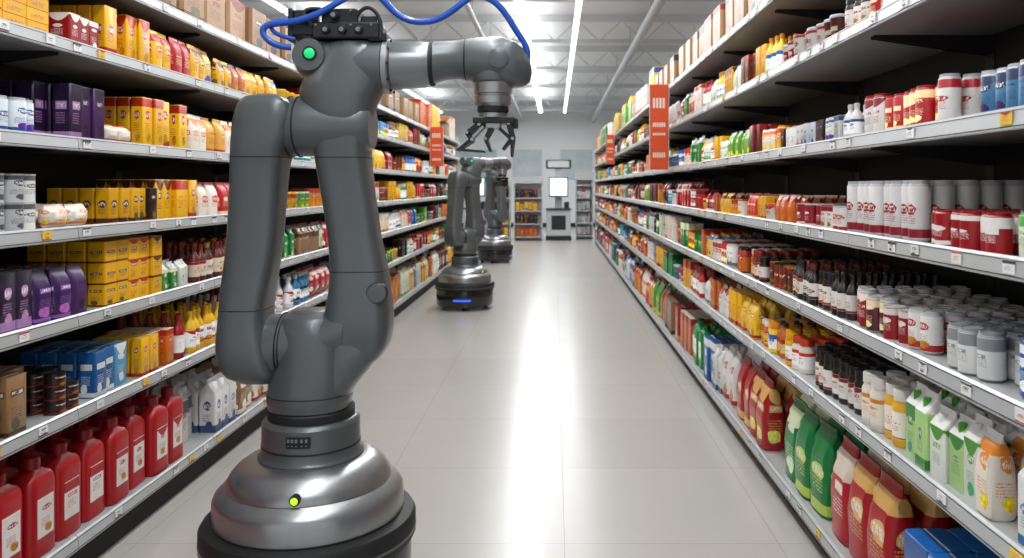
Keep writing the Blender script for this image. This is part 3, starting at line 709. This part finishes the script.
    Geo().lathe([(.018, -.09), (.018, -.099), (.011, -.103)], 'y', (px(318), pz(58)), 28).make('green_status_light', M_GREEN, R, 35)
    # --- forearm
    Geo().lathe([(.088, px(385)), (.097, px(386)), (.097, px(391)), (.09, px(392.5))], 'x', (0, hz), 48).make('forearm_flange', M_ALU, R, 35)
    Geo().loft([(px(392), 0, pz(66), .08, .08), (px(394), 0, pz(66), .086, .085), (px(426), 0, pz(65), .083, .081), (px(431), 0, pz(64), .078, .076)], 'x', 2., 44).make('forearm_tube', M_ROBL, R, 40)
    g = Geo()
    for i in range(10):
        a = 2*math.pi*i/10; yy, zz = .0905*math.cos(a), .0905*math.sin(a); g.lathe([(.005, px(391)), (.005, px(393.5))], 'x', (yy, hz+zz), 8)
    g.make('flange_bolts', M_SEAM, R)
    Geo().lathe([(.075, px(430)), (.079, px(431)), (.079, px(434)), (.075, px(435))], 'x', (0, pz(64)), 44).make('forearm_seam', M_SEAM, R, 35)
    Geo().loft(smoothrows([(px(434), 0, pz(63), .072, .074), (px(445), 0, pz(61), .068, .069), (px(458), 0, pz(60), .066, .068), (px(470), 0, pz(60), .072, .074), (px(484), 0, pz(61), .08, .082), (px(500), 0, pz(62), .084, .087), (px(514), 0, pz(65), .078, .083), (px(524), 0, pz(68), .06, .066), (px(530), 0, pz(71), .034, .04), (px(532), 0, pz(72), .01, .012)], 4), 'x', 2.15, 44).make('wrist_housing', M_ROB, R, 50)
    seamu = 466
    Geo().lathe([(.070, px(seamu)-.003), (.0735, px(seamu)-.002), (.0735, px(seamu)+.002), (.070, px(seamu)+.003)], 'x', (0, pz(60)), 44).make('wrist_seam', M_SEAM, R, 35)
    Geo().lathe([(.036, -.07), (.036, -.086), (.03, -.089)], 'y', (px(500), pz(62)), 30).make('wrist_cap', M_ROB, R, 35)
    wc = px(493)
    Geo().lathe([(.070, pz(68)), (.075, pz(77)), (.073, pz(82)), (.066, pz(84))], 'z', (wc, 0), 40).make('wrist_collar', M_ROB, R, 35)
    Geo().lathe([(.062, pz(83)), (.068, pz(84)), (.068, pz(94)), (.062, pz(95)), (.062, pz(96.5)), (.066, pz(97.5)), (.066, pz(104)), (.056, pz(107))], 'z', (wc, 0), 40).make('tool_flange', M_ALU, R, 35)
    Geo().lathe([(.052, pz(106)), (.055, pz(107)), (.055, pz(112)), (.048, pz(114))], 'z', (wc, 0), 40).make('force_sensor', M_SEAM, R, 35)
    Geo().lathe([(.048, pz(113)), (.052, pz(114)), (.052, pz(118)), (.044, pz(119))], 'z', (wc, 0), 40).make('gripper_adapter', M_ALU, R, 35)
    # --- gripper : body plate, linkages, three claw fingers
    G = Geo(); GA = Geo()
    def b2(g_, u0, u1, v0, v1, y0, y1, ch=.003): g_.box(px(u0), px(u1), y0, y1, pz(v1), pz(v0), ch)
    b2(G, 474, 515, 118, 124, -.045, .045); b2(GA, 486, 501, 123, 129, -.03, .03); b2(G, 510, 518, 119, 129, -.02, .02); b2(G, 477, 486, 123, 128, -.03, .03)
    def seg(g_, p, q, w0, w1, yy=.016, off=.026):
        (u0, v0), (u1, v1) = p, q; d = Vector((px(u1)-px(u0), pz(v1)-pz(v0))); n_ = Vector((-d.y, d.x)).normalized()
        a = Vector((px(u0), pz(v0))); b = Vector((px(u1), pz(v1)))
        for s0 in (-off, off):
            g_.prism([tuple(a+n_*w0), tuple(b+n_*w1), tuple(b-n_*w1), tuple(a-n_*w0)], 'y', s0-yy*.6, s0+yy*.6)
    seg(G, (480, 125), (468, 134), .010, .009); seg(G, (468, 133), (473, 141), .009, .007); seg(G, (473, 140), (458, 151), .008, .0035); seg(GA, (484, 127), (472, 139), .004, .004, .008)
    seg(G, (492, 128), (486, 140), .009, .007, .016, .02); seg(G, (486, 139), (491, 152), .007, .0035, .016, .02); seg(G, (462, 150), (485, 152), .004, .003, .016, .022)
    seg(G, (509, 123), (513, 139), .010, .009); seg(G, (513, 138), (512, 157), .008, .003); seg(G, (500, 129), (511, 139), .006, .006); seg(G, (511, 140), (503, 150), .006, .0035)
    G.make('gripper_fingers', M_GRIP, R); GA.make('gripper_links', M_ALU, R)
    g = Geo()
    for (u, v) in ((468, 133), (473, 140), (513, 139), (480, 125), (509, 124), (486, 139)): g.lathe([(.006, -.04), (.006, .04)], 'y', (px(u), pz(v)), 10)
    g.make('gripper_pins', M_ALU, R, 35)
    T0 = set(R.children)
    # --- top connector box
    g = Geo()
    g.box(px(318), px(384), -.07, .06, pz(42), pz(26), .006); g.box(px(326), px(362), -.055, .05, pz(27), pz(12), .006)
    g.box(px(294), px(330), -.05, .05, pz(38), pz(28), .004); g.box(px(364), px(380), -.045, .04, pz(27), pz(19), .004); g.box(px(293), px(298), -.055, .055, pz(44), pz(12), .003)
    g.box(px(372), px(390), -.06, .05, pz(44), pz(36), .003); g.box(px(298), px(322), -.045, -.02, pz(29), pz(13), .003)
    g.make('connector_box', M_BLK, R)
    g = Geo()
    for (u, v) in ((332, 34), (348, 34), (364, 34), (340, 20)): g.lathe([(.015, -.05), (.015, -.08), (.012, -.084)], 'y', (px(u), pz(v)), 18)
    g.make('connector_plugs', M_GRIP, R, 35)
    g = Geo()
    for (u, v) in ((332, 34), (348, 34), (364, 34), (340, 20)): g.lathe([(.008, -.08), (.008, -.088)], 'y', (px(u), pz(v)), 12)
    for (u, v) in ((322, 29), (356, 29), (376, 29), (330, 15), (356, 15)): g.lathe([(.004, -.05), (.004, -.074)], 'y', (px(u), pz(v)), 8)
    g.make('connector_sockets', M_ROBL, R, 35)
    def CP(l, y=-.03): return [(px(a), y if len(q) == 0 else q[0], pz(b)) for (a, b, *q) in l]
    cable('blue_power_cable', CP([(296, 50, -.05), (284, 50, -.06), (271, 42, -.06), (268, 32, -.06), (276, 27, -.06), (300, 27, -.07), (325, 20, -.08), (345, 6, -.07), (364, -6, -.05), (384, -2, -.04), (396, 16, -.03), (414, 25, -.03), (438, 24, -.03), (458, 10, -.03), (474, -4, -.03), (492, 0, -.03), (506, 14, -.02), (516, 32, -.01), (526, 44, 0), (530, 58, 0), (522, 72, 0)]), .0115, R, M_CABLE)
    cable('blue_signal_cable', CP([(300, 42, -.05), (286, 40, -.06), (274, 32, -.05), (278, 22, -.04), (296, 22, -.03), (318, 30, -.02)]), .008, R, M_CABLE)
    cable('black_cable', CP([(318, 30, -.06), (306, 18, -.06), (312, 10, -.05), (330, 12, -.04), (345, 20, -.03)]), .007, R, M_SEAM)
    cable('black_loop_cable', CP([(360, 20, -.05), (368, 8, -.05), (380, 12, -.05), (386, 28, -.05), (384, 42, -.06)]), .007, R, M_SEAM)
    return R, T0
rob, base_parts = build_robot(); rob.location = (-.865, 2.82, 0)
def clone(root, loc, rot, sc):
    e = empty(root.name.split('.')[0], loc, rot); e.scale = (sc[0], sc[0], sc[1])
    for c in list(root.children):
        if c not in base_parts: continue
        n = bpy.data.objects.new(c.name, c.data); COL.objects.link(n); n.parent = e; n.location = c.location
clone(rob, (-1.12, 9.9, 0), math.radians(48), (1., .93)); clone(rob, (-1.2, 15.9, 0), math.radians(128), (1., .97))

# ------------------------------------------------------------------ world, camera
w = bpy.data.worlds.new('World'); scene.world = w; w.use_nodes = True
w.node_tree.nodes['Background'].inputs[0].default_value = (.95, .97, 1, 1); w.node_tree.nodes['Background'].inputs[1].default_value = .7
cd = bpy.data.cameras.new('Camera'); cam = bpy.data.objects.new('Camera', cd); COL.objects.link(cam); scene.camera = cam
cam.location = (0, 0, 1.5); cam.rotation_euler = (math.radians(90), 0, 0)
cd.sensor_width = 36; cd.lens = 28; cd.shift_x = -43/1024; cd.shift_y = -92/1024; cd.clip_end = 100
cd.dof.use_dof = True; cd.dof.focus_distance = 3.0; cd.dof.aperture_fstop = 4.
scene.view_settings.view_transform = 'Standard'; scene.view_settings.look = 'None'; scene.view_settings.exposure = .12
